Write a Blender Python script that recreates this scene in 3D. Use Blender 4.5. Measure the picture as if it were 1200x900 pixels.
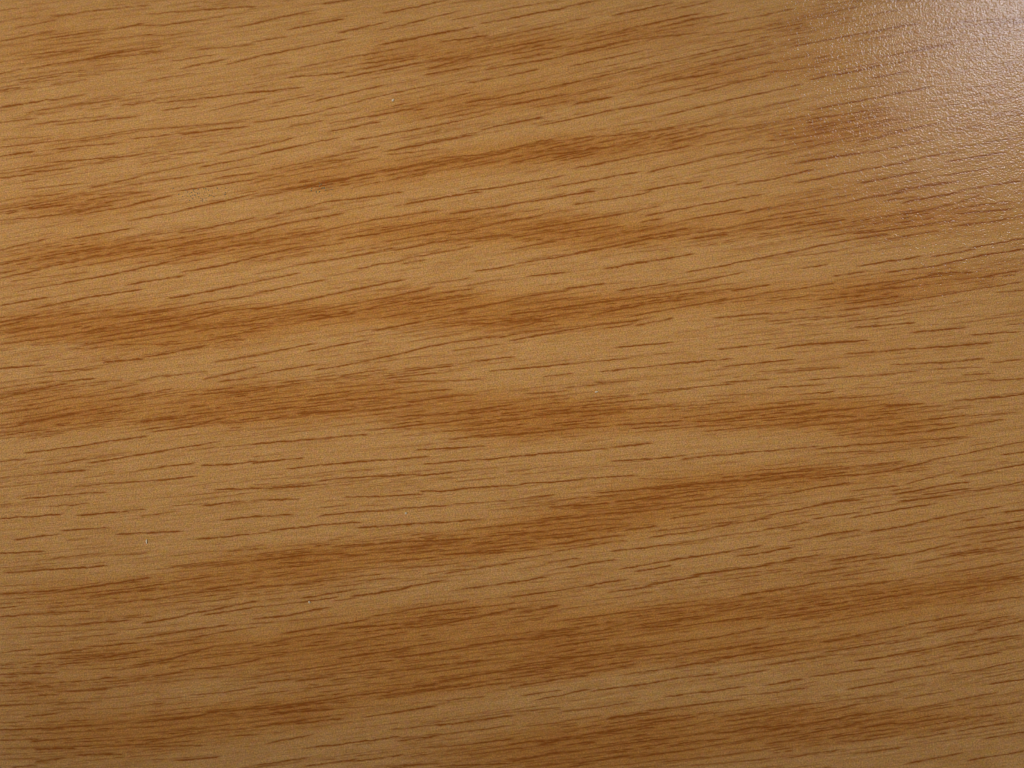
import bpy, math
import numpy as np
from mathutils import Vector

# ------------------------------------------------------------------ clear
for o in list(bpy.data.objects):
    bpy.data.objects.remove(o)
scene = bpy.context.scene
R = math.radians

# ------------------------------------------------------------------ camera
PX = 0.0002                      # one photograph pixel on the table, metres
F_LEN, S_W = 30.0, 36.0          # focal length / sensor width, mm
TILT = R(9.0)                    # camera leans back a little
DIST = 1200 * PX * F_LEN / S_W   # lens to table along the optical axis

cam_d = bpy.data.cameras.new("camera")
cam = bpy.data.objects.new("camera", cam_d)
scene.collection.objects.link(cam)
cam_d.sensor_fit = 'HORIZONTAL'
cam_d.sensor_width = S_W
cam_d.lens = F_LEN
cam_d.clip_start, cam_d.clip_end = 0.01, 50.0
cam.location = (0.0, -DIST * math.sin(TILT), DIST * math.cos(TILT))
cam.rotation_euler = (TILT, 0, 0)
cam_d.dof.use_dof = True
cam_d.dof.focus_distance = DIST * 0.995
cam_d.dof.aperture_fstop = 9.0
scene.camera = cam
scene.cycles.filter_width = 1.1

# ------------------------------------------------------------------ room light
w = bpy.data.worlds.new("World")
scene.world = w
w.use_nodes = True
w.node_tree.nodes["Background"].inputs[0].default_value = (1.0, 0.88, 0.70, 1)
w.node_tree.nodes["Background"].inputs[1].default_value = 0.06


def area_lamp(name, loc, target, sx, sy, power, col):
    d = bpy.data.lights.new(name, 'AREA')
    d.shape = 'RECTANGLE'
    d.size, d.size_y = sx, sy
    d.energy = power
    d.color = col
    o = bpy.data.objects.new(name, d)
    scene.collection.objects.link(o)
    o.location = loc
    v = np.array(target, float) - np.array(loc, float)
    o.rotation_euler = Vector(v).to_track_quat('-Z', 'Y').to_euler()
    return o


# lamp whose reflection lies just past the upper right corner
area_lamp("ceiling_lamp", (0.87, 0.81, 1.02), (0.05, 0.05, 0), 0.25, 0.20, 3.0, (0.92, 0.90, 1.0))
# spot added as main light from the left, narrow cone fading towards the bottom
sd = bpy.data.lights.new("left_main_spot", 'SPOT')
sd.energy = 219.0
sd.color = (1.0, 0.91, 0.80)
sd.spot_size, sd.spot_blend = R(15.0), 1.0
sd.shadow_soft_size = 0.14
so = bpy.data.objects.new("left_main_spot", sd)
scene.collection.objects.link(so)
so.location = (-1.25, 0.17, 0.41)
so.rotation_euler = (Vector((-0.035, 0.036, 0)) - so.location).to_track_quat('-Z', 'Y').to_euler()

vs = scene.view_settings
vs.view_transform = 'Standard'
vs.look = 'None'
vs.exposure = 0.0
vs.gamma = 1.0
vs.use_curve_mapping = False

# ------------------------------------------------------------------ picture of the print
# Traced grain pores: start x, y, end x, y in quarter-pixels of 300 x 225 px fields
# of the decor print, then darkness 1..3.
S = {}
S[0, 0] = """0 48 130 36 1;130 22 270 10 1;150 50 240 38 1;255 78 480 46 3;480 46 690 26 2;690 66 1000 42 2;960 44 1200 32 2;90 130 250 96 2;0 192 240 150 2
160 190 490 142 2;540 136 660 112 2;650 116 760 121 2;760 121 1050 76 2;200 215 480 182 1;480 186 720 160 2;680 168 830 164 1;130 285 380 232 2;140 320 440 270 2
440 272 580 236 3;460 262 760 215 2;580 264 770 241 2;810 286 1000 256 2;860 322 1050 276 3;930 232 1180 212 2;1070 302 1200 266 2;90 390 280 354 2;250 396 400 374 2
0 345 90 326 2;0 425 80 410 3;690 378 890 346 2;0 505 240 465 3;240 472 390 442 2;130 526 330 494 2;330 492 570 462 2;580 494 720 472 2;740 482 1000 456 3
980 458 1200 428 3;770 516 920 498 2;990 520 1200 470 2;0 574 160 555 2;140 586 500 544 2;260 584 640 546 2;0 655 240 636 1;360 652 680 600 2;680 606 1140 572 2
620 650 900 620 2;860 628 1160 594 3;0 690 330 655 2;220 702 560 670 2;0 735 150 710 3;150 732 230 724 1;220 762 660 728 3;810 722 960 709 2;1040 722 1200 688 2
680 770 790 742 2;150 806 350 788 3;0 834 150 818 3;120 886 380 860 2;430 880 640 830 2;640 830 960 758 2;950 782 1200 734 3;590 870 900 824 2;840 896 1200 838 3
0 292 120 272 1;940 670 1060 664 1;1130 126 1200 108 2;930 820 1200 770 2;0 106 90 84 1;320 340 660 322 1;1060 500 1200 478 1;980 840 1200 810 2;960 12 1100 0 1"""
S[1, 0] = """0 110 300 40 3;320 18 460 -4 2;160 138 410 88 3;400 152 600 104 3;590 64 900 0 3;580 145 960 48 3;920 96 1200 36 2;0 195 130 172 2;0 266 440 178 3
200 320 440 268 2;440 268 650 232 2;570 214 1020 124 3;1060 110 1200 86 2;145 364 420 340 3;400 366 780 292 3;500 300 760 262 2;0 320 150 292 1;0 432 210 412 3
80 486 270 442 2;250 482 620 394 3;0 574 260 532 3;260 532 500 470 2;500 470 840 392 2;820 322 1000 262 3;790 352 1030 308 3;800 296 1200 216 2;1000 388 1200 352 2
160 594 310 566 2;350 616 580 570 3;350 576 560 540 2;540 546 740 508 3;740 500 1000 434 2;470 656 780 602 3;780 602 1100 532 3;780 558 1000 510 2;1000 480 1200 446 3
600 712 1020 630 3;1070 608 1200 576 3;0 690 170 646 2;0 728 380 644 3;60 800 320 740 2;320 740 570 686 3;280 764 470 742 2;0 856 120 822 2;120 832 560 742 2
300 860 560 808 3;560 806 980 740 3;180 884 440 836 3;980 760 1200 704 3;860 740 1100 722 2;1000 894 1200 872 3;620 724 860 700 2;950 790 1200 742 2;150 890 300 856 2
880 196 1080 168 3;1000 278 1200 238 2;1090 325 1200 305 2;900 500 1200 490 1;930 545 1200 490 2;320 540 470 522 1;0 470 30 465 1;930 12 1040 0 2;1080 195 1200 160 2;720 640 870 610 1"""
S[2, 0] = """0 84 240 38 3;240 38 400 0 2;0 40 200 4 2;50 152 360 80 2;340 158 460 108 1;480 74 750 12 3;780 40 930 4 2;0 218 200 182 3;0 252 240 216 2;0 306 220 268 3
220 268 560 186 3;560 186 900 150 2;360 184 580 130 2;560 134 880 60 3;280 312 600 240 2;0 350 110 326 3;0 444 330 378 3;330 378 640 306 3;640 306 940 240 2
940 240 1100 208 3;800 100 1000 62 2;940 116 1200 66 2;900 166 1190 132 2;0 492 260 440 3;220 462 480 404 2;300 490 460 456 3;480 440 760 370 2;760 374 960 340 3
920 308 1200 252 3;860 388 1200 290 1;0 580 130 550 3;130 590 380 534 3;380 534 720 472 3;720 472 1000 400 2;700 546 1000 472 2;1000 474 1200 432 3;600 450 900 386 2
1000 400 1200 352 2;0 694 200 660 2;200 660 440 634 2;440 640 780 600 3;780 600 1000 534 2;0 764 200 716 3;200 722 460 690 3;300 790 560 736 3;560 734 840 684 3
740 680 920 620 2;920 622 1200 580 2;0 868 240 824 3;170 884 600 802 3;640 810 900 744 3;900 744 1200 690 3;600 894 880 850 3;900 880 1050 850 2;1060 866 1200 842 2
700 676 900 636 2;300 246 380 236 1;0 130 60 118 1;0 280 180 248 3;870 290 980 262 1;500 594 700 560 1;910 680 1130 636 2;1090 548 1200 534 1;1040 650 1200 610 1;860 420 1060 376 2;120 500 290 470 2;60 712 320 700 1;340 200 500 170 1;1110 740 1200 712 2"""
S[3, 0] = """0 68 110 42 2;0 118 200 76 2;220 80 420 30 2;0 140 160 110 2;470 72 600 48 1;110 220 420 160 2;420 160 700 110 2;0 300 190 260 2;540 268 860 206 2
0 340 250 312 2;200 372 480 320 3;480 316 640 288 2;900 290 1090 260 1;940 196 1200 170 1;0 432 150 396 2;500 364 660 336 2;380 416 540 400 1;0 498 140 466 2
210 516 540 452 3;540 452 760 406 3;800 440 940 424 1;0 578 180 542 2;200 560 500 516 2;0 660 270 626 2;270 580 560 540 2;200 690 420 636 2;430 668 660 608 3
0 724 200 684 2;110 768 480 710 3;480 716 780 652 2;0 846 200 796 3;130 860 440 796 3;440 796 640 762 3;640 756 860 714 2;850 756 1100 716 3;430 862 700 806 3
770 830 1000 796 2;1000 796 1200 754 2;600 896 890 848 3;900 892 1200 846 3;1050 340 1200 330 1;1000 482 1200 452 1;840 580 1100 540 1;660 604 900 560 1;1020 666 1200 646 2
950 410 1080 402 1;820 560 1000 520 1;560 620 800 580 2;900 100 1200 90 1;30 640 300 600 2;700 230 900 190 1;1030 540 1200 515 1;830 610 1000 585 1;0 250 60 240 1;900 690 1080 662 1"""
S[0, 1] = """0 74 130 48 1;130 78 300 60 3;300 60 480 40 1;0 134 300 104 2;300 98 470 66 2;370 108 620 62 3;620 62 800 14 3;610 134 860 88 3;860 86 1200 8 3;160 16 260 14 1
0 274 200 222 3;340 218 630 168 3;720 238 860 214 3;850 190 1000 164 3;1000 164 1200 118 3;0 340 140 310 3;200 304 480 258 3;480 270 640 230 2;540 240 760 180 1
0 405 180 366 3;180 362 360 322 3;360 322 660 264 2;440 340 700 286 2;720 280 960 222 2;80 466 300 428 2;300 428 560 380 3;560 380 860 310 3;860 300 1040 264 3
840 256 1080 214 2;1040 264 1200 236 3;1060 216 1200 184 2;0 534 215 494 3;170 546 400 496 3;400 496 660 456 3;600 436 860 390 3;860 376 1060 340 3;1060 340 1200 304 3
790 500 1010 460 3;1010 460 1200 420 3;0 612 170 576 3;0 630 120 600 3;180 596 360 566 1;340 576 520 552 2;0 666 320 614 2;320 618 560 576 2;520 590 860 538 3
860 538 1200 480 3;0 716 260 676 2;240 680 500 640 2;600 620 860 600 2;480 676 840 622 3;840 618 1060 556 3;1060 560 1200 544 3;380 714 640 680 3;640 680 900 636 2
900 636 1200 600 2;550 712 800 716 2;740 718 960 700 1;680 776 960 722 3;960 700 1200 646 2;0 828 200 812 3;180 850 460 826 3;500 796 660 784 3;300 890 430 876 3
460 890 560 882 2;640 886 780 856 2;780 866 960 840 2;960 880 1200 820 2;1000 800 1200 764 2;0 448 100 430 1;200 400 360 380 1;120 640 330 612 1;1040 886 1200 870 3;700 610 900 580 1;1000 640 1200 620 2;150 720 400 700 1;1060 790 1200 770 1;480 10 620 2 2;0 380 60 366 3"""
S[1, 1] = """0 20 140 0 2;100 102 240 72 2;240 72 360 40 2;360 44 480 30 3;480 30 680 0 3;660 66 820 34 3;820 34 1050 0 3;0 182 140 146 3;140 148 400 102 3;910 102 1200 60 3
170 208 330 184 3;330 180 500 140 2;500 140 860 84 2;0 246 220 208 2;0 304 200 256 3;180 270 400 240 2;390 222 570 194 3;600 190 840 142 3;840 146 1010 122 3
0 235 120 215 1;190 342 440 304 3;440 304 640 262 3;650 274 920 222 3;920 226 1200 200 2;800 194 1000 176 2;1000 180 1200 130 3;480 360 690 320 3;700 334 780 322 3
680 316 1000 258 2;1030 370 1200 344 3;0 418 200 382 3;0 474 320 410 3;320 396 480 370 1;0 550 200 514 3;200 514 440 460 3;440 460 690 412 3;0 384 180 346 1
600 500 820 450 3;820 430 1000 404 2;880 470 1000 456 3;1000 440 1140 410 2;180 580 460 520 2;460 524 620 492 2;200 606 460 570 3;460 566 560 536 3;560 536 840 484 2
600 590 740 560 2;740 526 980 486 3;560 648 760 610 3;760 610 1000 560 2;900 560 1200 510 3;1000 600 1200 596 2;300 626 560 590 1;0 768 270 706 3;240 746 510 698 3
0 640 200 616 1;280 836 500 796 3;500 796 760 738 3;760 738 900 706 3;900 706 1140 676 3;1160 678 1200 670 3;930 742 1140 714 2;0 858 280 806 3;400 860 610 832 3
710 836 930 816 3;1030 790 1200 776 3;0 886 380 880 1;820 886 1050 880 2;640 892 840 884 2;1060 630 1200 606 2;100 600 260 560 2;960 560 1080 530 2;1110 836 1200 830 2;730 700 960 660 1;1020 222 1200 206 2;0 590 160 560 1;850 610 1100 620 2;700 300 860 270 1;1080 654 1200 640 1;560 466 700 446 1;640 242 820 220 1"""
S[2, 1] = """0 56 180 30 3;180 30 380 -4 3;300 56 460 36 3;460 36 640 0 3;0 134 120 114 3;60 180 300 140 3;300 140 520 100 3;520 100 690 66 2;220 190 440 160 2
640 110 760 84 3;760 84 1000 42 3;1000 44 1170 12 3;0 216 220 178 2;400 220 560 182 2;560 190 860 122 2;860 122 1080 86 3;1090 102 1200 70 3;0 270 200 230 2
30 334 280 294 3;280 294 520 244 3;520 244 760 200 3;590 216 830 168 3;760 210 960 170 2;860 218 1000 200 3;980 180 1200 126 2;440 360 600 330 3;600 332 850 290 3
80 396 260 376 2;0 500 260 462 3;260 452 420 432 3;830 372 1000 344 3;1000 344 1200 300 3;860 424 1080 376 2;500 464 720 430 3;740 436 900 420 2;0 530 300 494 2
0 572 160 556 3;160 552 480 510 3;480 510 780 462 2;30 612 280 570 3;380 576 600 532 3;600 530 840 500 3;820 490 1040 452 2;1040 462 1200 436 3;0 640 160 600 2
0 696 240 650 3;240 650 400 622 3;400 622 600 600 3;540 586 780 542 3;780 542 1000 508 3;1000 508 1200 470 2;590 624 740 594 3;0 668 230 640 2;440 640 560 618 2
960 588 1200 570 3;500 728 640 714 3;640 714 740 706 2;980 736 1100 724 3;1100 722 1200 712 2;0 832 280 804 3;280 804 540 782 2;430 840 520 832 3;540 830 800 800 3
800 800 1020 784 3;1000 818 1200 796 3;160 864 270 852 2;400 892 580 886 2;1000 890 1200 880 2;300 200 520 160 2;90 250 200 232 1;640 276 760 262 1;700 520 800 490 2;0 610 100 590 2;860 530 1000 500 2;920 636 1000 624 1;1060 600 1200 588 1;0 160 100 150 1;620 140 700 124 2;850 236 1000 206 1"""
S[3, 1] = """0 80 140 42 2;0 112 260 70 2;260 70 440 34 2;430 34 640 0 3;640 48 900 0 3;560 40 700 24 2;0 176 160 140 3;160 160 360 130 3;640 110 840 60 3;840 70 1000 10 2
0 302 200 262 3;200 262 420 218 3;420 218 560 200 3;400 196 640 168 3;640 170 880 130 3;880 100 1140 84 3;560 220 800 182 3;880 160 1060 136 3;1060 140 1200 112 2
180 356 260 342 3;320 392 440 378 3;430 348 710 302 3;780 300 960 270 3;960 262 1200 216 3;560 376 800 344 3;800 344 1000 296 3;1000 296 1200 268 3;0 470 170 450 2
170 450 300 428 2;0 512 200 484 2;360 450 600 420 2;540 440 760 392 3;760 382 950 378 3;1000 400 1200 362 3;250 504 440 486 3;380 524 620 486 3;340 556 620 516 3
620 516 900 470 2;880 410 1040 400 2;900 470 1200 420 2;0 570 80 566 2;0 604 250 586 2;380 608 560 586 2;390 638 500 626 3;480 630 680 616 3;680 656 920 636 3
960 668 1170 656 3;1130 622 1200 616 2;50 730 200 712 3;200 712 460 698 3;370 758 600 742 3;600 740 800 726 3;800 726 1040 708 3;0 798 110 786 3;590 806 840 800 3
800 802 1000 784 3;1060 796 1170 788 2;40 848 360 822 3;760 832 1000 822 2;200 880 440 862 2;440 864 700 840 2;820 894 1050 880 2;1050 884 1200 876 2;930 856 1030 852 2;820 592 1000 584 1;1080 470 1200 462 2;400 150 560 130 1;580 104 780 90 1;1060 580 1200 560 1;760 390 860 380 2;420 460 600 446 2;1060 330 1200 310 1;600 900 760 890 1;80 100 200 80 1"""
S[0, 2] = """0 72 140 34 3;140 34 300 0 3;0 50 80 40 2;0 140 200 110 2;120 104 360 60 3;360 60 640 0 2;500 76 680 50 2;640 52 800 24 2;0 210 200 174 3;90 186 360 140 3
360 136 560 100 3;490 146 640 120 2;640 180 860 156 3;720 222 900 200 3;900 198 1040 160 3;1040 180 1200 176 2;840 180 1010 130 2;860 60 1000 40 1;1000 40 1200 30 2
130 320 260 308 3;260 304 420 286 3;420 282 680 246 3;0 362 110 356 2;260 378 390 352 2;420 372 580 344 3;580 344 820 304 3;820 304 1020 272 3;0 440 200 424 2
200 420 400 404 3;640 408 760 390 2;760 388 900 372 3;960 380 1060 378 3;1060 378 1200 364 3;340 480 560 464 2;540 464 760 450 3;760 450 900 434 3;110 538 340 518 3
370 512 480 508 2;240 572 400 562 3;1020 494 1200 490 3;820 570 960 562 3;960 566 1120 554 3;0 632 120 622 3;120 622 280 612 3;370 616 540 602 3;540 602 670 588 3
670 618 820 598 2;1060 634 1200 620 3;300 684 500 676 3;80 728 200 712 3;200 712 270 706 2;560 702 700 700 3;700 696 840 692 3;930 726 1060 718 3;1060 716 1160 706 3
0 792 200 786 3;540 800 680 796 2;180 828 400 800 2;400 800 480 794 1;30 884 220 870 3;220 868 500 854 3;860 860 1100 840 2;1080 784 1200 774 2;1000 860 1200 830 2;330 730 400 728 1;80 462 330 440 1;0 566 40 564 1;460 340 600 320 1;0 486 160 470 1;400 440 520 420 1;1060 294 1200 282 1;1090 560 1200 552 1;0 225 70 222 2;130 246 300 232 1;650 220 780 200 1;900 310 1000 296 1"""
S[1, 2] = """0 26 160 8 2;260 56 440 32 3;440 44 660 24 2;660 44 900 26 3;380 14 620 2 2;0 128 200 106 2;200 136 440 126 3;440 130 700 110 2;0 170 240 150 2;240 80 420 60 2
420 70 700 68 2;700 84 1000 50 3;540 214 700 204 3;700 196 900 180 3;900 180 1000 160 3;780 150 1000 124 3;1000 124 1200 96 3;620 180 760 160 2;920 258 1060 242 3
1060 246 1200 238 3;0 280 130 268 3;130 268 340 256 3;340 248 520 238 3;0 368 100 360 3;100 356 210 346 3;700 240 800 236 1;760 308 900 304 3;900 302 1070 292 3
160 394 340 378 3;340 376 560 360 3;560 358 800 344 3;790 376 960 358 3;960 358 1100 354 3;1100 352 1200 340 3;0 490 200 482 3;200 480 320 472 2;300 452 440 440 2
410 442 560 436 3;560 434 760 424 3;770 426 910 416 3;910 412 1000 404 1;780 500 880 504 3;880 504 960 492 3;940 492 1060 486 3;1060 482 1200 478 3;430 528 560 530 3
560 526 770 518 3;0 542 60 542 2;70 542 190 540 3;320 578 410 574 2;310 616 460 602 3;460 602 660 590 3;660 580 900 572 3;930 560 1180 550 2;0 622 160 614 3;80 684 240 670 3
240 666 490 648 3;480 672 700 660 3;700 656 860 650 3;860 648 1050 636 3;1000 676 1200 662 2;0 702 50 698 2;370 760 540 750 3;540 750 800 736 3;800 736 1000 724 3
0 826 200 806 3;200 802 410 796 3;410 802 640 784 2;540 776 700 768 2;700 764 960 738 2;640 800 860 780 2;860 800 1200 786 3;1020 760 1200 720 2;880 890 1060 860 2;1060 860 1200 840 2;660 860 860 850 2;800 890 960 870 2;0 776 40 774 1;100 840 320 830 2;0 340 110 330 1;1100 590 1200 586 1;500 570 620 566 1;300 876 520 860 1;600 830 760 820 2;1020 200 1200 160 2;960 220 1200 200 2;400 100 600 90 1"""
S[2, 2] = """60 46 250 36 3;260 14 440 0 2;0 30 60 30 1;360 64 540 54 2;600 46 840 26 2;660 30 1040 2 2;100 140 260 126 2;260 130 500 120 2;500 120 760 104 3;320 150 520 130 2;760 106 1060 86 2
900 56 1200 44 1;0 236 200 218 3;200 216 400 200 3;500 190 800 174 3;560 206 780 196 3;800 160 1000 130 2;1000 132 1200 120 3;860 200 1040 190 2;860 176 1080 160 3
0 340 220 322 3;220 320 440 304 3;480 294 640 280 3;480 358 640 354 3;640 352 800 338 3;810 350 960 334 3;960 334 1080 326 3;1080 318 1200 316 3;0 478 40 474 3
50 464 180 462 3;180 462 330 446 3;330 440 580 430 3;90 528 190 524 2;0 580 120 572 2;190 576 300 568 3;300 572 440 560 3;410 508 560 500 3;560 498 760 480 3;760 480 980 462 3
980 462 1200 440 3;500 550 640 534 3;640 540 760 520 3;540 580 780 560 2;780 560 1060 506 2;1100 430 1200 420 2;0 660 160 646 3;160 640 360 620 3;360 612 600 600 3
600 600 800 570 2;800 580 1000 564 2;1000 564 1200 540 2;0 710 140 690 2;90 716 260 702 3;260 700 460 680 2;200 750 380 726 3;380 724 530 710 3;540 684 660 670 3
0 740 60 736 1;660 690 860 670 2;650 720 860 690 3;860 690 1000 660 3;1000 660 1200 630 3;860 670 1060 640 2;210 784 380 754 2;380 752 520 736 2;0 824 180 800 3;480 780 640 768 3
640 764 800 746 2;800 746 1000 710 2;1000 710 1200 684 2;180 874 300 854 3;300 850 480 824 3;520 864 700 834 3;590 878 740 852 3;700 834 960 796 3;960 794 1160 758 3
1060 808 1200 788 3;850 894 1000 874 3;1000 874 1200 850 3;40 866 150 850 1;170 836 300 820 2;1080 580 1200 566 2;760 630 900 604 2;1060 620 1200 600 1;600 440 760 450 1;0 790 120 770 1"""
S[3, 2] = """0 18 260 2 2;160 48 300 38 3;0 90 240 70 2;240 70 540 56 2;0 116 200 96 3;100 140 400 116 3;400 112 560 96 2;560 102 720 94 3;0 196 180 176 3;160 196 400 180 2;400 176 500 166 2
620 180 780 164 2;760 164 930 148 3;880 78 1100 60 3;1100 60 1200 48 3;960 186 1090 172 2;940 150 1160 134 2;0 314 240 290 3;240 300 440 284 3;440 284 620 270 3;620 270 920 248 3
270 320 500 316 2;420 326 660 306 2;0 420 240 404 3;240 410 460 380 2;460 382 640 360 2;200 440 400 426 3;400 430 600 402 3;600 402 760 360 3;760 356 960 320 3;960 320 1100 290 3
1100 290 1200 270 3;1110 330 1200 318 3;890 434 1040 406 3;1040 406 1200 376 3;0 530 200 492 3;200 490 380 464 3;400 500 600 480 2;600 500 660 490 2;0 450 120 440 2;650 470 860 410 2
600 520 760 484 3;760 484 940 460 3;730 520 940 490 3;930 500 1040 496 3;1040 492 1200 456 3;0 616 200 576 3;200 576 390 536 3;260 556 430 544 3;0 680 180 650 3;220 630 440 600 3
440 584 640 554 2;400 626 600 590 3;600 590 780 560 3;620 550 860 522 3;110 736 270 706 3;270 706 430 682 3;490 690 680 660 3;680 656 880 610 3;880 610 1090 572 3;920 640 1000 628 2
1110 600 1200 590 3;340 724 420 712 2;0 790 100 766 3;0 844 120 824 3;120 820 240 800 3;290 830 510 794 3;490 822 700 790 3;700 790 880 744 3;620 750 820 714 2;860 684 1060 660 3
860 720 1060 690 3;1060 690 1200 670 3;1060 660 1200 640 3;700 840 860 806 2;860 804 1060 776 3;180 890 320 866 3;360 896 550 870 3;880 880 1060 850 2;1060 850 1200 824 2;330 230 480 206 2;640 200 800 190 2;720 300 860 280 2;960 290 1060 270 1;1000 740 1200 716 2;400 20 560 14 1;400 250 640 236 1"""
S[0, 3] = """0 84 260 70 3;260 76 480 40 3;480 40 700 8 3;0 46 200 40 1;420 106 600 74 2;640 56 800 34 3;800 30 1000 0 2;0 190 260 170 3;260 170 420 166 2;0 150 60 144 2;460 140 700 106 3
700 116 960 64 3;960 64 1200 30 3;240 150 420 130 2;60 240 380 232 2;380 224 600 208 3;680 220 860 190 3;860 186 1040 150 3;1040 150 1200 118 3;960 184 1200 146 3;340 290 540 272 2
640 292 860 260 3;860 260 1060 230 3;0 360 140 344 2;180 372 420 340 3;420 330 640 314 3;880 290 1200 240 3;0 420 140 404 2;300 400 500 380 2;480 386 700 344 3;620 420 800 390 3
800 390 1000 330 3;1000 330 1200 310 2;0 460 260 454 3;340 496 540 474 2;540 440 700 420 2;640 480 860 450 2;860 440 1060 420 3;1060 420 1200 394 3;0 500 160 500 2;280 540 510 530 3
900 556 1060 546 2;1060 546 1200 520 2;0 606 110 604 3;140 562 260 558 2;260 602 470 586 2;640 608 760 596 2;130 656 260 646 3;220 630 400 620 2;0 720 220 716 3;220 716 440 700 3
440 704 600 680 2;0 768 180 766 3;160 774 320 762 3;660 676 860 660 2;820 670 960 650 3;960 644 1200 620 3;840 750 1060 716 2;180 810 340 812 3;370 838 520 832 3;180 870 290 854 3
840 864 1020 848 3;500 796 700 790 2;640 800 960 796 2;70 894 160 892 2;1060 750 1200 744 2;740 576 840 570 1;0 684 140 686 1;1000 470 1200 480 1;40 806 130 808 1;740 320 900 300 2;700 780 900 740 2;900 130 1100 100 2"""
S[1, 3] = """0 50 260 36 2;220 104 460 64 3;460 64 640 40 1;0 146 220 120 2;220 124 380 100 2;460 94 660 66 3;660 66 880 16 3;380 116 450 106 2;0 200 160 186 3;160 184 340 146 3;940 64 1080 48 3
1080 46 1200 30 3;130 270 340 236 3;340 234 520 204 3;550 188 700 164 3;700 160 980 120 3;0 326 140 300 3;130 294 380 264 3;380 250 540 230 2;540 220 720 196 2;800 170 1070 144 3
640 250 860 226 3;860 230 1100 180 3;1100 180 1200 160 3;0 390 260 340 2;260 350 480 308 2;480 300 700 262 2;400 386 560 360 3;460 374 700 340 3;700 336 880 306 3;0 470 140 450 2
140 450 420 410 2;660 380 820 364 3;820 360 1000 330 3;1000 326 1200 300 3;0 500 200 480 2;200 490 360 472 3;360 490 560 460 2;560 456 800 428 3;800 426 1080 394 3;0 556 140 540 2
240 530 400 506 2;200 600 400 570 3;400 566 640 540 3;640 536 840 510 3;840 500 1020 466 3;1020 466 1200 440 3;560 580 800 530 2;800 536 1000 510 3;0 624 200 600 2;0 706 220 680 3
220 690 400 670 3;400 620 600 604 1;520 660 680 636 3;680 634 830 612 3;60 784 260 742 2;240 806 390 790 3;390 786 560 772 3;560 768 660 752 3;680 772 840 752 3;640 720 860 696 2;860 700 1000 680 3
1000 680 1200 656 3;0 886 240 852 3;240 890 460 860 3;460 870 680 838 3;800 806 1000 790 2;1000 790 1200 764 3;900 580 1060 566 2;1000 840 1200 810 2;830 746 1060 720 2;1060 720 1200 700 2;600 890 860 880 2;860 890 1200 880 3;1100 140 1200 130 2;500 20 660 12 2;0 626 260 590 2;100 640 380 624 3;840 600 1000 580 1"""
S[2, 3] = """0 30 150 6 3;0 98 160 76 3;160 76 360 46 3;360 46 530 14 3;460 76 640 50 3;640 44 880 0 3;40 170 200 144 3;0 150 60 150 2;240 210 460 180 2;460 176 720 150 3;720 154 980 130 2
980 130 1180 106 2;1080 90 1200 70 3;0 220 160 190 2;0 300 260 274 3;260 280 460 250 3;460 240 560 216 2;560 250 780 230 3;780 200 960 180 2;960 170 1180 130 2;260 320 440 296 3
0 440 200 424 2;240 390 480 356 3;480 352 740 320 3;740 316 1000 280 3;1000 280 1200 236 2;500 380 800 360 2;800 366 1000 336 3;1000 336 1200 310 3;0 520 180 490 3;180 490 340 466 3
340 460 570 416 2;520 464 760 430 3;760 426 960 400 3;960 390 1200 350 3;380 540 560 514 3;560 514 760 484 3;760 480 960 460 3;980 476 1200 440 3;120 582 360 530 3;60 558 220 536 2
0 640 220 616 2;240 636 380 620 2;380 620 560 590 2;80 700 240 686 2;240 680 410 656 2;460 666 640 640 3;640 630 840 610 3;840 604 1080 580 3;720 570 900 540 2;900 544 1080 520 3;980 660 1200 630 3
0 784 140 770 2;140 790 320 752 3;400 740 640 700 3;640 690 860 660 3;0 810 200 790 2;0 870 240 820 3;240 830 500 790 3;500 790 740 760 3;740 760 960 730 2;960 740 1200 700 3;1000 700 1180 690 2
60 894 300 870 2;300 880 560 840 3;560 850 800 820 3;800 820 1000 786 2;700 870 900 850 2;900 856 1200 810 2;800 710 940 670 2;820 890 1200 860 2;560 290 800 250 1;1080 556 1200 550 1;200 380 400 376 2;1000 680 1200 650 2;0 420 120 404 1;0 460 160 448 2;600 680 760 660 3;40 344 160 366 1"""
S[3, 3] = """0 72 220 34 3;220 34 420 10 2;300 60 560 30 3;500 30 720 10 2;0 110 300 60 1;700 70 960 50 2;860 40 1200 10 2;0 200 200 176 3;200 170 440 130 3;440 120 680 76 3;0 270 240 236 2
240 220 480 180 2;480 176 660 146 2;920 130 1200 96 2;0 330 200 300 2;260 310 440 280 3;400 280 640 236 2;640 230 940 176 3;260 360 560 310 3;560 320 760 280 2;740 270 940 234 3
940 220 1140 186 2;0 416 270 376 3;420 400 640 362 3;640 364 860 320 3;860 316 1200 276 3;980 256 1200 210 3;0 510 160 484 3;200 474 500 430 3;0 550 180 526 2;380 530 600 490 3;600 486 860 446 2
560 450 780 414 2;880 390 1080 360 3;860 460 1000 440 2;1000 436 1200 396 3;0 624 190 600 2;190 600 340 580 2;360 580 620 556 2;640 574 860 536 2;1050 506 1200 484 3;700 620 900 580 2
900 580 1060 546 2;0 720 220 690 3;220 690 440 640 3;440 650 620 624 3;620 640 860 600 2;0 790 180 750 3;180 740 440 690 3;440 710 600 690 3;380 776 600 750 3;760 730 960 690 2;960 620 1200 590 2
640 770 840 736 2;900 726 1140 684 3;1020 764 1200 730 3;100 852 330 814 3;410 834 620 806 2;650 880 900 830 3;940 866 1200 820 3;600 700 860 660 2;860 670 1060 650 2;840 300 1000 260 2;240 640 420 600 2;0 670 200 630 2;1090 350 1200 330 1;960 50 1200 30 2"""

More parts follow.
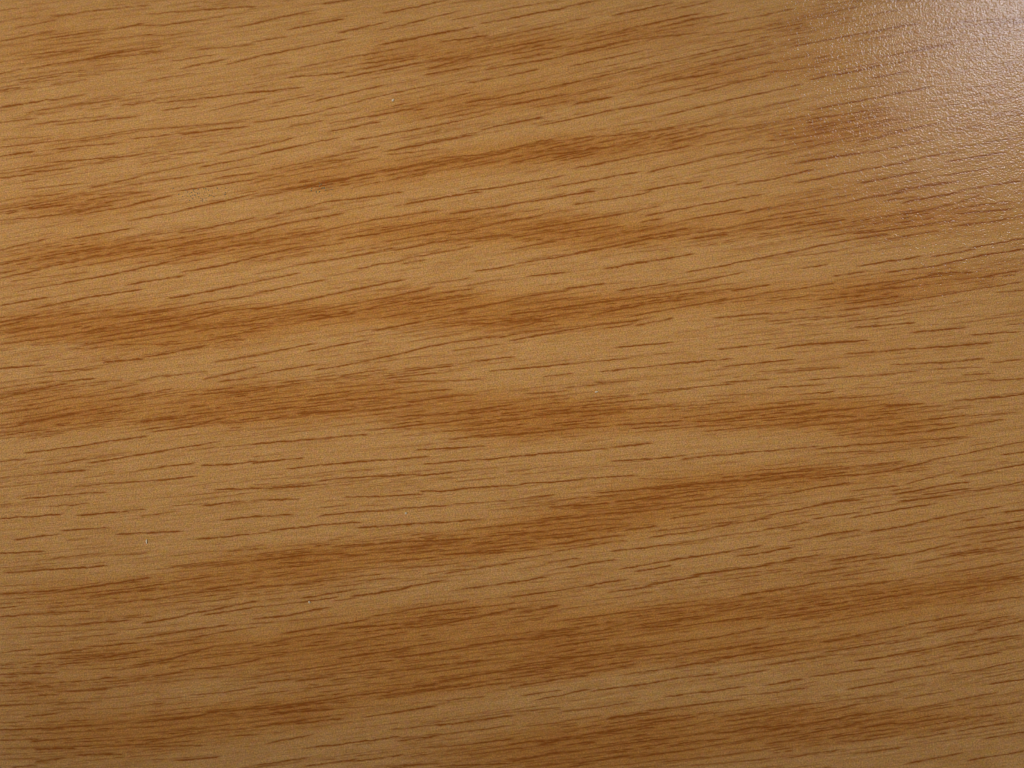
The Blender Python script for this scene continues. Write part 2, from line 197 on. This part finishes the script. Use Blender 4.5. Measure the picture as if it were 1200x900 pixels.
# broad reddish-brown figure of the print: x0 y0 x1 y1 half-width strength (print pixels)
B = """405 84 470 74 7 55;440 68 560 50 8 60;500 76 570 62 7 60;590 56 660 44 8 70;640 50 800 22 6 55;720 48 850 34 7 45;860 38 1000 18 8 35;0 60 120 44 8 35;0 22 60 12 8 30;160 45 220 38 5 30
90 78 180 60 6 25;430 136 560 112 7 55;500 136 620 112 7 45;600 118 730 98 8 60;720 98 880 82 7 45;820 92 1020 60 8 35;0 176 120 160 7 45;150 165 300 145 6 30;290 212 420 196 7 50;420 205 560 188 6 70
540 190 690 170 7 65;620 182 780 158 7 65;700 180 860 150 7 35;880 170 1040 140 10 50;940 160 1060 142 7 40;0 244 130 234 9 50;60 240 200 228 6 50;40 300 160 286 7 55;0 312 60 306 8 65
100 300 230 282 7 45;190 306 290 276 9 65;280 288 400 276 9 50;400 274 500 262 7 50;450 272 600 256 9 55;600 268 720 256 9 60;620 278 740 270 8 50;690 286 760 276 6 60;740 274 830 262 6 50;840 270 920 256 7 50
900 270 1060 252 10 35;1000 266 1130 246 8 45;1060 262 1200 240 9 45;0 384 90 366 9 75;0 402 170 384 10 50;60 390 200 382 8 45;120 376 260 370 8 50;190 390 320 372 9 45;240 402 330 388 8 35;300 378 440 364 7 55
420 372 560 348 9 60;440 366 520 358 8 40;520 376 620 368 10 60;600 372 680 358 10 65;640 372 760 352 9 60;740 350 860 342 7 45;800 352 900 344 7 40;860 345 960 335 6 25;960 352 1060 340 10 75;990 345 1110 330 9 55
1050 342 1130 326 8 40;1120 334 1200 318 10 60;0 462 80 452 7 60;0 484 140 470 7 55;0 504 70 496 7 80;40 498 150 478 6 60;110 470 200 456 6 35;170 490 300 474 9 50;200 466 340 456 8 45;230 494 320 486 8 55
300 484 420 470 9 60;340 464 520 456 8 55;400 480 560 470 8 55;500 470 640 462 8 35;450 496 560 484 6 45;540 500 660 490 10 80;600 500 720 492 8 70;580 480 680 478 8 55;640 480 800 472 6 45;700 500 820 492 6 45
800 492 920 486 8 75;880 488 1000 478 8 65;980 480 1090 474 7 60;900 500 1040 490 6 35;985 508 1100 502 10 70;1080 500 1180 490 7 30;1000 530 1100 520 8 30;720 586 800 576 7 70;780 576 900 562 8 65;880 566 1000 552 8 45;900 566 990 560 8 30
600 622 720 604 9 75;640 628 720 618 6 65;680 610 780 602 8 65;760 600 900 584 6 40;1000 565 1100 550 6 35;210 672 300 662 7 65;290 664 410 652 8 75;380 654 600 638 9 60;540 640 640 620 8 60;600 628 660 620 7 60
0 702 80 692 6 45;40 706 120 694 7 55;100 694 240 680 6 45;90 712 230 704 7 35;230 688 360 680 8 40;340 676 420 672 7 45;1110 642 1180 630 9 75;1170 632 1200 628 8 50;1090 672 1200 662 6 45;950 672 1040 666 5 40
40 770 150 756 8 45;0 802 60 798 9 75;20 812 90 806 6 60;90 775 160 764 6 50;160 760 280 748 9 50;140 800 220 792 9 55;200 782 330 765 10 40;300 757 400 740 8 60;310 775 460 760 10 40;400 738 560 718 8 45;450 730 600 712 7 55
400 768 520 752 8 45;500 756 620 740 8 55;600 752 700 740 10 60;600 716 660 710 5 65;610 768 720 756 7 45;680 738 800 722 9 65;740 728 860 714 8 60;800 724 920 706 10 60;880 716 1000 690 9 50;900 722 1080 694 8 70
1060 696 1200 684 9 60;1000 706 1130 700 7 40;620 786 720 772 7 60;660 780 800 768 7 45;800 768 920 752 7 55;880 766 960 756 6 70;960 750 1070 744 6 45;1090 736 1150 724 7 60;1130 738 1200 724 6 60;950 765 1020 750 6 35
0 860 110 852 9 45;90 862 260 846 13 65;130 866 210 864 8 40;220 850 340 830 10 60;300 836 420 820 10 70;310 848 380 840 6 55;400 816 520 802 8 60;500 806 600 792 7 70;560 800 640 794 6 30;600 786 700 778 7 60
600 876 690 862 6 75;640 864 740 858 9 50;700 864 820 842 9 75;600 890 720 878 6 65;700 880 820 864 6 60;780 890 900 872 6 45;840 856 960 840 8 55;880 862 1000 838 9 70;900 884 1010 852 9 75;980 862 1090 836 10 70
1060 850 1200 812 8 50;1080 870 1200 842 6 35;900 846 980 832 7 45;600 758 690 748 9 45;450 894 620 880 7 45;300 715 430 700 7 30;240 640 300 634 5 20;0 585 80 580 10 12;300 590 500 580 10 8;380 340 470 335 5 18;850 385 960 378 12 18
590 905 800 885 7 55;900 200 1000 188 6 25;960 230 1100 210 9 30;880 250 1000 232 8 35;1000 80 1120 60 8 25;300 60 360 50 6 20;1020 880 1130 862 6 20;1000 790 1200 760 8 22;900 808 1000 795 8 28;60 540 150 532 6 14;800 620 950 600 8 22;900 620 1000 590 9 25
0 740 220 715 10 22;0 830 200 815 9 24;380 880 620 845 10 24;0 890 180 880 9 26;560 700 820 660 8 20;900 660 1150 600 10 22;300 790 520 770 9 26
0 30 200 8 10 20;0 85 220 60 9 20;0 130 250 105 8 16;200 20 420 -10 8 14;0 210 200 185 8 20;0 345 200 325 8 18;0 425 260 400 9 20;250 240 480 200 7 14;600 205 900 150 8 18;300 430 600 410 9 18;850 420 1150 395 9 18"""


PALE = "560 822 900 776 7;860 780 1230 730 7;930 892 1230 848 12;-20 590 320 562 22;260 575 640 548 14;130 272 330 246 9;-20 222 260 196 7;540 332 820 296 9;690 145 930 100 7;-20 650 220 634 9;960 645 1100 610 8;0 415 120 402 6;380 95 520 70 6;250 100 360 80 8;-10 112 150 92 7;850 312 1100 290 8"


def parse():
    st = []
    for (c, r), txt in S.items():
        for tok in txt.replace("\n", ";").split(";"):
            a = [float(v) for v in tok.split()]
            st.append((c * 300 + a[0] / 4, r * 225 + a[1] / 4, c * 300 + a[2] / 4, r * 225 + a[3] / 4, a[4]))
    bd = [[float(v) for v in tok.split()] for tok in B.replace("\n", ";").split(";")]
    return np.array(st), np.array(bd)


strokes, bands = parse()
rng = np.random.default_rng(11)

# grain direction: smooth fit to the traced pores
sx = (strokes[:, 0] + strokes[:, 2]) / 2
sy = (strokes[:, 1] + strokes[:, 3]) / 2
ln = strokes[:, 2] - strokes[:, 0]
slope = np.clip((strokes[:, 3] - strokes[:, 1]) / ln, -0.35, 0.1)


def basis(x, y):
    X = np.clip((x - 600) / 600, -1.25, 1.25)
    Y = np.clip((y - 450) / 450, -1.25, 1.25)
    return np.stack([X ** i * Y ** j for i in range(4) for j in range(5) if i + j < 6], -1)


wgt = np.sqrt(ln)
coef, *_ = np.linalg.lstsq(basis(sx, sy) * wgt[:, None], slope * wgt, rcond=None)


def flow(x, y):
    return np.clip(basis(np.asarray(x, float), np.asarray(y, float)) @ coef, -0.28, 0.02)


# ------------------------------------------------------------------ sampling grid (print pixels)
def axis(lo, a, b, hi, fine, coarse):
    mid = np.arange(a, b, fine)
    k = int((a - lo) / coarse)
    left = a - np.linspace(a - lo, fine, k)
    k2 = int((hi - b) / coarse)
    right = np.linspace(b, hi, k2)
    return np.concatenate([left, mid, right])


XL, XH, YL, YH = -560.0, 1760.0, -460.0, 1360.0
gx = axis(XL, -24, 1224, XH, 2.1, 11.0)
gy = axis(YL, -24, 924, YH, 0.60, 4.4)
NX, NY = len(gx), len(gy)
ink = np.zeros((NY, NX), np.float32)        # dark pore lines
tint = np.zeros((NY, NX), np.float32)       # reddish figure


def smooth_noise(n, k):
    a = rng.normal(size=n + 2 * k)
    ker = np.hanning(2 * k + 1)
    ker /= np.sqrt((ker ** 2).sum())
    return np.convolve(a, ker, 'valid')[:n]


def draw(buf, x0, y0, x1, y1, half, amp, wob=0.5, rough=0.35, sharp=2.0, bend=True, taper=0.18):
    i0, i1 = np.searchsorted(gx, [x0, x1])
    if i1 - i0 < 2:
        return
    xs = gx[i0:i1]
    n = len(xs)
    t = (xs - x0) / max(x1 - x0, 1e-6)
    yc = y0 + (y1 - y0) * t
    if bend:                                 # follow the curve of the grain between the ends
        s = flow(xs, yc)
        c = np.concatenate([[0], np.cumsum((s[1:] + s[:-1]) / 2 * np.diff(xs))])
        c = y0 + c + (y1 - y0 - c[-1]) * t
        yc = 0.5 * yc + 0.5 * c
    yc = yc + wob * 0.6 * smooth_noise(n, 3) + wob * 0.5 * smooth_noise(n, 9) + wob * 0.4 * smooth_noise(n, 1)
    env = np.clip(np.minimum(t, 1 - t) / taper, 0, 1) ** 0.7
    a = amp * env * np.clip(1 + 0.6 * rough * smooth_noise(n, 4) + 0.5 * rough * smooth_noise(n, 1), 0.3, 1.35)
    h = half * (0.55 + 0.45 * env) * np.clip(1 + 0.13 * smooth_noise(n, 4), 0.6, 1.4)
    j0, j1 = np.searchsorted(gy, [yc.min() - 3.2 * half, yc.max() + 3.2 * half])
    if j1 - j0 < 1:
        return
    d = np.abs(gy[j0:j1, None] - yc[None, :]) / h[None, :]
    v = (a[None, :] * np.exp(-d ** sharp)).astype(np.float32)
    sub = buf[j0:j1, i0:i1]
    buf[j0:j1, i0:i1] = sub + v * (1 - np.clip(sub, 0, 1))


# figure
for x0, y0, x1, y1, hw, st in bands:
    m = 0.12 * (x1 - x0)
    draw(tint, x0 - m, y0 - m * (y1 - y0) / (x1 - x0), x1 + m, y1 + m * (y1 - y0) / (x1 - x0),
         hw * 2.1, st / 100 * 0.55, wob=1.6, rough=0.15, sharp=2.0, taper=0.42)
# pale straw streaks that stay nearly free of pores
pale = np.zeros_like(tint)
for tok in PALE.split(";"):
    x0, y0, x1, y1, hw = [float(v) for v in tok.split()]
    draw(pale, x0, y0, x1, y1, hw, 0.95, wob=1.5, rough=0.1, taper=0.3)
tint *= 1 - 0.75 * np.clip(pale, 0, 1)
# the same figure runs on past the picture
for k in range(420):
    x = rng.uniform(XL, XH)
    y = rng.uniform(YL, YH)
    L = rng.uniform(60, 190)
    if -L < x < 1210 and -14 < y < 918:
        continue
    if math.sin(y * 0.055 + x * 0.008 + 2 * math.sin(x * 0.004)) < 0.0:
        continue
    s = float(flow(x + L / 2, y))
    draw(tint, x, y, x + L, y + s * L, rng.uniform(5, 10), rng.uniform(0.2, 0.6), wob=1.2, rough=0.15, taper=0.42)

# traced pores
for x0, y0, x1, y1, d in strokes:
    amp = (0.0, 0.56, 0.84, 1.06)[int(d)] * rng.uniform(0.85, 1.12)
    hw = (0.0, 0.8, 0.9, 1.0)[int(d)] * rng.uniform(0.85, 1.15)
    draw(ink, x0 - 6, y0 + 0.8, x1 + 6, y1 - 0.8, hw, amp, wob=0.34, rough=0.25, taper=0.14)


def lookup(buf, x, y):
    i = np.clip(np.searchsorted(gx, x), 0, NX - 1)
    j = np.clip(np.searchsorted(gy, y), 0, NY - 1)
    return buf[j, i]


# hairline pores on a loose lattice that follows the grain: crowded in the figure, sparse elsewhere
def draw_along(xs, yc, half, amp, wob, rough, taper=0.25):
    """one pore along a given centre line (xs are grid columns)"""
    n = len(xs)
    i0 = np.searchsorted(gx, xs[0])
    t = np.linspace(0, 1, n)
    yc = yc + wob * (0.5 * smooth_noise(n, 3) + 0.35 * smooth_noise(n, 1) + 0.6 * smooth_noise(n, 12))
    env = np.clip(np.minimum(t, 1 - t) / taper, 0, 1) ** 0.7
    a = amp * env * np.clip(1 + rough * smooth_noise(n, 3), 0.2, 1.5)
    j0, j1 = np.searchsorted(gy, [yc.min() - 3 * half, yc.max() + 3 * half])
    if j1 <= j0:
        return
    d = (gy[j0:j1, None] - yc[None, :]) / half
    v = (a[None, :] * np.exp(-d * d)).astype(np.float32)
    sub = ink[j0:j1, i0:i0 + n]
    ink[j0:j1, i0:i0 + n] = np.maximum(sub, v) + 0.35 * np.minimum(sub, v) * (1 - np.clip(sub, 0, 1))


vk = np.arange(YL - 260, YH + 260, 3.1)
vk = vk + rng.uniform(-1.0, 1.0, len(vk))
mid_i = int(np.searchsorted(gx, 600))
YR = np.zeros((len(vk), NX))
YR[:, mid_i] = vk
for i in range(mid_i + 1, NX):
    YR[:, i] = YR[:, i - 1] + flow(np.full(len(vk), gx[i]), YR[:, i - 1]) * (gx[i] - gx[i - 1])
for i in range(mid_i - 1, -1, -1):
    YR[:, i] = YR[:, i + 1] - flow(np.full(len(vk), gx[i]), YR[:, i + 1]) * (gx[i + 1] - gx[i])
SK, SX = np.meshgrid(np.arange(len(vk)), gx, indexing='ij')
stripe = np.zeros(SK.shape)
for _ in range(14):
    stripe += np.sin(SK * rng.uniform(0.12, 0.75) + SX * rng.uniform(-0.012, 0.012) + rng.uniform(0, 6.28))
stripe = np.clip(stripe / 4.5, 0, 1)
for k in range(len(vk)):
    x = XL + rng.uniform(0, 60)
    while x < XH - 20:
        L = rng.uniform(18, 50) if rng.random() < 0.45 else rng.uniform(50, 150)
        i0, i1 = np.searchsorted(gx, [x, min(x + L, XH)])
        x += L * rng.uniform(0.75, 1.05) + 2
        if i1 - i0 < 4:
            continue
        yc = YR[k, i0:i1] + rng.normal() * 0.9
        m = len(yc) // 2
        if not (YL < yc[m] < YH):
            continue
        tt = (lookup(tint, gx[i0], yc[0]) + 2 * lookup(tint, gx[i0 + m], yc[m]) + lookup(tint, gx[i1 - 1], yc[-1])) / 4
        g0 = stripe[k, min(m + i0, NX - 1)]  # faint secondary figure between the bands
        if rng.random() > 0.12 + 2.8 * tt + 0.62 * g0:
            continue
        yc = yc + rng.normal() * 0.010 * (gx[i0:i1] - gx[i0 + m])
        draw_along(gx[i0:i1], yc, rng.uniform(0.65, 0.9), min(0.98, rng.uniform(0.12, 0.36) + 0.26 * g0 + 1.5 * tt * rng.uniform(0.25, 1.6)), 0.4, 0.35)
# clear single pores past the picture
for k in range(2600):
    x = rng.uniform(XL, XH)
    y = rng.uniform(YL, YH)
    L = rng.uniform(30, 95)
    if -L < x < 1204 and -3 < y < 903:
        continue
    s = float(flow(x + L / 2, y)) + rng.normal() * 0.012
    draw(ink, x, y, x + L, y + s * L, rng.uniform(0.85, 1.1), rng.uniform(0.4, 0.95), taper=0.2)

ink = np.clip(ink, 0, 1.15)


def blur(a, n0, n1):
    for ax, n in ((0, n0), (1, n1)):
        for _ in range(2):
            p = np.concatenate([np.repeat(a.take([0], ax), n + 1, ax), a, np.repeat(a.take([-1], ax), n, ax)], ax)
            c = np.cumsum(p, ax, dtype=np.float64)
            m = a.shape[ax]
            a = ((c.take(range(2 * n + 1, 2 * n + 1 + m), ax) - c.take(range(m), ax)) / (2 * n + 1)).astype(np.float32)
    return a


# the ground between crowded pores is tinted too, so the figure runs on in long stripes
crowd = blur(ink, 8, 12)
tint = np.clip(tint + np.clip(crowd * 1.05 - 0.20, 0, 0.30), 0, 0.75)

# slow change of ground colour: pale straw where pores are few, orange where they crowd
wide = blur(blur(tint + 0.35 * np.clip(ink, 0, 1), 18, 26), 6, 20)
wide = np.clip((wide - 0.10) / 0.32 - 0.6 * np.clip(pale, 0, 1), -0.6, 1)

# along-grain and across-grain coordinates for the fibre texture
cx = np.linspace(XL, XH, 117)
cy = np.linspace(YL - 200, YH + 200, 160)
CX, CY = np.meshgrid(cx, cy)
V = CY.copy()
px_ = CX.copy()
for _ in range(40):                          # walk each point along the grain to x = 600
    step = (600 - CX) / 40
    V = V + flow(px_, V) * step
    px_ = px_ + step


def bilinear(G, x, y):
    fi = (x - cx[0]) / (cx[1] - cx[0])
    fj = (y - cy[0]) / (cy[1] - cy[0])
    i = np.clip(fi.astype(int), 0, len(cx) - 2)
    j = np.clip(fj.astype(int), 0, len(cy) - 2)
    a, b = (fi - i)[None, :], (fj - j)[:, None]
    return ((G[np.ix_(j, i)] * (1 - b) + G[np.ix_(j + 1, i)] * b) * (1 - a)
            + (G[np.ix_(j, i + 1)] * (1 - b) + G[np.ix_(j + 1, i + 1)] * b) * a)


grain_v = bilinear(V, gx, gy).astype(np.float32)
grain_u = np.broadcast_to(gx[None, :], (NY, NX)).astype(np.float32)


# photograph pixel -> table plane
def to_plane(u, v):
    fpx = 1200 * F_LEN / S_W
    dx, dy = (u - 600) / fpx, (450 - v) / fpx
    wy = dy * math.cos(TILT) + math.sin(TILT)
    wz = dy * math.sin(TILT) - math.cos(TILT)
    k = cam.location.z / -wz
    return cam.location.x + dx * k, cam.location.y + wy * k


# ------------------------------------------------------------------ materials
def nodes(name):
    m = bpy.data.materials.new(name)
    m.use_nodes = True
    nt = m.node_tree
    return m, nt, nt.nodes, nt.links, nt.nodes["Principled BSDF"]


def mix(nt, a, b, fac, mode='MIX'):
    n = nt.nodes.new("ShaderNodeMix")
    n.data_type = 'RGBA'
    n.blend_type = mode
    n.clamp_factor = True
    for sock, val in ((n.inputs[0], fac), (n.inputs[6], a), (n.inputs[7], b)):
        if hasattr(val, "is_output"):
            nt.links.new(val, sock)
        elif isinstance(val, tuple):
            sock.default_value = (*val, 1)
        else:
            sock.default_value = val
    return n.outputs[2]


def math_n(nt, op, a, b=None, c=None, clamp=False):
    n = nt.nodes.new("ShaderNodeMath")
    n.operation = op
    n.use_clamp = clamp
    for s, val in zip(n.inputs, (a, b, c)):
        if val is None:
            continue
        if hasattr(val, "is_output"):
            nt.links.new(val, s)
        else:
            s.default_value = val
    return n.outputs[0]


def noise(nt, vec, scale, detail=2.0, rough=0.5):
    n = nt.nodes.new("ShaderNodeTexNoise")
    n.inputs["Scale"].default_value = scale
    n.inputs["Detail"].default_value = detail
    n.inputs["Roughness"].default_value = rough
    nt.links.new(vec, n.inputs["Vector"])
    return n.outputs["Fac"]


def attr(nt, name):
    n = nt.nodes.new("ShaderNodeAttribute")
    n.attribute_name = name
    return n


def scaled(nt, vec, sc):
    n = nt.nodes.new("ShaderNodeVectorMath")
    n.operation = 'MULTIPLY'
    nt.links.new(vec, n.inputs[0])
    n.inputs[1].default_value = sc
    return n.outputs[0]


mat, nt, nn, lk, bsdf = nodes("wood_print_laminate")
pr = attr(nt, "print")                       # x = pores, y = figure, z = ground colour
sep = nn.new("ShaderNodeSeparateXYZ")
lk.new(pr.outputs["Vector"], sep.inputs[0])
gr = attr(nt, "grain").outputs["Vector"]     # along / across the grain, print pixels
tc = nn.new("ShaderNodeTexCoord").outputs["Object"]

fibre = noise(nt, scaled(nt, gr, (0.030, 0.62, 1)), 1.0, 3.0, 0.6)
fibre2 = noise(nt, scaled(nt, gr, (0.012, 0.16, 1)), 1.0, 2.0, 0.5)
broad = noise(nt, scaled(nt, gr, (0.0035, 0.016, 1)), 1.0, 2.0, 0.5)
speck = noise(nt, tc, 2900.0, 1.0, 0.6)      # dots of the print

gnd = math_n(nt, 'ADD', sep.outputs[2], math_n(nt, 'MULTIPLY_ADD', broad, 1.4, -0.7), None, True)
base = mix(nt, (0.556, 0.312, 0.116), (0.518, 0.250, 0.068), gnd)
base = mix(nt, base, (0.405, 0.190, 0.052), math_n(nt, 'MULTIPLY_ADD', fibre2, 1.6, -0.75, True))
f1 = math_n(nt, 'MULTIPLY_ADD', fibre, 2.6, -0.95, True)
base = mix(nt, base, (0.340, 0.160, 0.036), math_n(nt, 'MULTIPLY', f1, 0.55))
tf = math_n(nt, 'MULTIPLY', sep.outputs[1], math_n(nt, 'MULTIPLY_ADD', fibre, 2.2, -0.18))
base = mix(nt, base, (0.375, 0.122, 0.020), math_n(nt, 'MULTIPLY', tf, 0.54, None, True))
kf = math_n(nt, 'MULTIPLY', sep.outputs[0], math_n(nt, 'MULTIPLY_ADD', speck, 1.5, 0.18))
base = mix(nt, base, (0.248, 0.076, 0.010), math_n(nt, 'MULTIPLY', kf, 1.05, None, True))
dots = math_n(nt, 'MULTIPLY_ADD', speck, 1.0, 0.50)
hue = nn.new("ShaderNodeTexNoise")
hue.inputs["Scale"].default_value = 1000.0
hue.inputs["Detail"].default_value = 1.0
lk.new(tc, hue.inputs["Vector"])
hs = nn.new("ShaderNodeSeparateColor")
lk.new(hue.outputs["Color"], hs.inputs[0])
cmb = nn.new("ShaderNodeCombineColor")
for i, (k, o) in enumerate(((0.20, 0.90), (0.24, 0.88), (0.9, 0.55))):
    lk.new(math_n(nt, 'MULTIPLY', dots, math_n(nt, 'MULTIPLY_ADD', hs.outputs[i], k, o)), cmb.inputs[i])
base = mix(nt, base, cmb.outputs[0], 1.0, 'MULTIPLY')
lk.new(base, bsdf.inputs["Base Color"])

# satin, finely pebbled lacquer
peb = noise(nt, tc, 2000.0, 1.5, 0.5)
peb2 = noise(nt, tc, 800.0, 1.0, 0.5)
h = math_n(nt, 'ADD', peb, math_n(nt, 'MULTIPLY', peb2, 0.8))
h = math_n(nt, 'SUBTRACT', h, math_n(nt, 'MULTIPLY', sep.outputs[0], 0.10))
bump = nn.new("ShaderNodeBump")
bump.inputs["Strength"].default_value = 0.5
bump.inputs["Distance"].default_value = 0.00015
lk.new(h, bump.inputs["Height"])
lk.new(bump.outputs[0], bsdf.inputs["Coat Normal"])   # the clear lacquer is pebbled, the paper below hardly
soft = nn.new("ShaderNodeBump")
soft.inputs["Strength"].default_value = 0.18
soft.inputs["Distance"].default_value = 0.00016
lk.new(h, soft.inputs["Height"])
lk.new(soft.outputs[0], bsdf.inputs["Normal"])
bsdf.inputs["Specular IOR Level"].default_value = 0.0
bsdf.inputs["Roughness"].default_value = 0.6
bsdf.inputs["Coat Weight"].default_value = 1.0
bsdf.inputs["Coat Roughness"].default_value = 0.17
bsdf.inputs["Coat IOR"].default_value = 1.48

core_mat, nt2, nn2, lk2, b2 = nodes("chipboard_core")
tc2 = nn2.new("ShaderNodeTexCoord").outputs["Object"]
chip = noise(nt2, scaled(nt2, tc2, (260, 260, 520)), 1.0, 4.0, 0.7)
lk2.new(mix(nt2, (0.20, 0.12, 0.055), (0.50, 0.37, 0.21), chip), b2.inputs["Base Color"])
b2.inputs["Roughness"].default_value = 0.85

speck_mat, nt3, nn3, lk3, b3 = nodes("pale_speck_mat")
tc3 = nn3.new("ShaderNodeTexCoord").outputs["Object"]
lk3.new(mix(nt3, (0.42, 0.34, 0.23), (0.60, 0.52, 0.40), noise(nt3, tc3, 9000.0)), b3.inputs["Base Color"])
b3.inputs["Roughness"].default_value = 0.7

smut_mat, nt4, nn4, lk4, b4 = nodes("dark_smudge")
tc4 = nn4.new("ShaderNodeTexCoord").outputs["Object"]
lk4.new(mix(nt4, (0.12, 0.085, 0.032), (0.22, 0.15, 0.06), noise(nt4, tc4, 6000.0)), b4.inputs["Base Color"])
b4.inputs["Roughness"].default_value = 0.6

# ------------------------------------------------------------------ tabletop
def link(name, me, parent=None, loc=(0, 0, 0)):
    o = bpy.data.objects.new(name, me)
    scene.collection.objects.link(o)
    o.location = loc
    o.parent = parent
    return o


GU, GV = np.meshgrid(gx, gy)
WX, WY = to_plane(GU, GV)
co = np.zeros((NX * NY, 3), np.float32)
co[:, 0] = WX.ravel()
co[:, 1] = WY.ravel()
idx = np.arange(NX * NY, dtype=np.int32).reshape(NY, NX)
q = np.stack([idx[:-1, :-1], idx[1:, :-1], idx[1:, 1:], idx[:-1, 1:]], -1).reshape(-1)
nf = len(q) // 4
me = bpy.data.meshes.new("laminate_sheet")
me.vertices.add(NX * NY)
me.vertices.foreach_set("co", co.ravel())
me.loops.add(nf * 4)
me.loops.foreach_set("vertex_index", q)
me.polygons.add(nf)
me.polygons.foreach_set("loop_start", np.arange(0, nf * 4, 4, dtype=np.int32))
a = me.attributes.new("print", 'FLOAT_VECTOR', 'POINT')
a.data.foreach_set("vector", np.stack([ink, tint, wide], -1).astype(np.float32).ravel())
a = me.attributes.new("grain", 'FLOAT_VECTOR', 'POINT')
a.data.foreach_set("vector", np.stack([grain_u, grain_v, np.zeros_like(ink)], -1).astype(np.float32).ravel())
me.update(calc_edges=True)
me.materials.append(mat)

top = link("tabletop", None)
top["label"] = "wood-effect laminate tabletop with honey-brown oak grain and satin sheen"
top["category"] = "tabletop"
sheet = link("laminate_sheet", me, top)

# chipboard core under the sheet, its outline following the sheet's rim
rim = [co[idx[0, 0]], co[idx[-1, 0]], co[idx[-1, -1]], co[idx[0, -1]]]
vts = [(*p[:2], -0.0008) for p in rim] + [(*p[:2], -0.022) for p in rim]
cm = bpy.data.meshes.new("core")
cm.from_pydata([tuple(map(float, v)) for v in vts], [],
               [(0, 1, 2, 3), (7, 6, 5, 4)] + [(i, i + 4, (i + 1) % 4 + 4, (i + 1) % 4) for i in range(4)])
cm.materials.append(core_mat)
core = link("core", cm, top)

# ------------------------------------------------------------------ specks lying on the table
def speck_mesh(name, a, b, hgt, m, seed):
    r = np.random.default_rng(seed)
    vs_, fs_ = [], []
    n = 9
    for ring, (sc, z) in enumerate(((1.0, 0.0), (0.85, 0.6), (0.4, 1.0))):
        for k in range(n):
            t = 2 * math.pi * k / n
            j = r.uniform(0.7, 1.25)
            vs_.append((a * sc * j * math.cos(t), b * sc * j * math.sin(t), hgt * z))
    for ring in range(2):
        for k in range(n):
            k2 = (k + 1) % n
            fs_.append((ring * n + k, ring * n + k2, ring * n + n + k2, ring * n + n + k))
    fs_.append(tuple(range(2 * n, 3 * n)))
    mm = bpy.data.meshes.new(name)
    mm.from_pydata(vs_, [], fs_)
    mm.materials.append(m)
    return mm


for u, v, a_, b_, rot, lab in (
        (460.5, 117.5, 1.3, 2.3, -25, "tiny white speck on the laminate near the top, left of centre"),
        (171.8, 634.5, 0.9, 3.0, 3, "pale upright sliver low on the left of the laminate"),
        (475.5, 601.5, 1.4, 1.3, 10, "round pale speck just below the middle of the laminate"),
        (699.0, 459.3, 2.3, 0.8, 5, "flat pale fleck lying level just right of the middle"),
        (362.5, 705.5, 1.3, 1.5, 30, "cream speck beside a dark pore, low left of centre")):
    X, Y = to_plane(u, v)
    d = link("pale_speck", speck_mesh("pale_speck", a_ * PX, b_ * PX, 0.00004, speck_mat, int(u)), None, (X, Y, 0.00001))  # small raised speck, paler than the print around it
    d.rotation_euler[2] = R(rot)
    d["label"] = lab
    d["category"] = "dust speck"
    d["group"] = "pale specks on the tabletop"

# faint cluster of dark grime dots, upper left
sm_v, sm_f = [], []
r = np.random.default_rng(5)
for k in range(80):
    u = 238 + r.normal() * 14 if k < 52 else 376 + r.normal() * 12
    v = (228 - (u - 238) * 0.10 if k < 52 else 220) + r.normal() * 4.0
    X, Y = to_plane(u, v)
    s0 = r.uniform(0.4, 1.0) * PX
    b0 = len(sm_v)
    for i in range(6):
        t = math.pi / 3 * i
        sm_v.append((X + s0 * r.uniform(.7, 1.3) * math.cos(t), Y + s0 * r.uniform(.7, 1.3) * math.sin(t), 0.000006))
    sm_v.append((X, Y, 0.00002))
    for i in range(6):
        sm_f.append((b0 + i, b0 + (i + 1) % 6, b0 + 6))
sm = bpy.data.meshes.new("grime_dots")
sm.from_pydata(sm_v, [], sm_f)
sm.materials.append(smut_mat)
g = link("grime_dots", sm)
g["label"] = "faint cluster of dark grime dots on the upper left laminate"
g["category"] = "grime"
g["kind"] = "stuff"
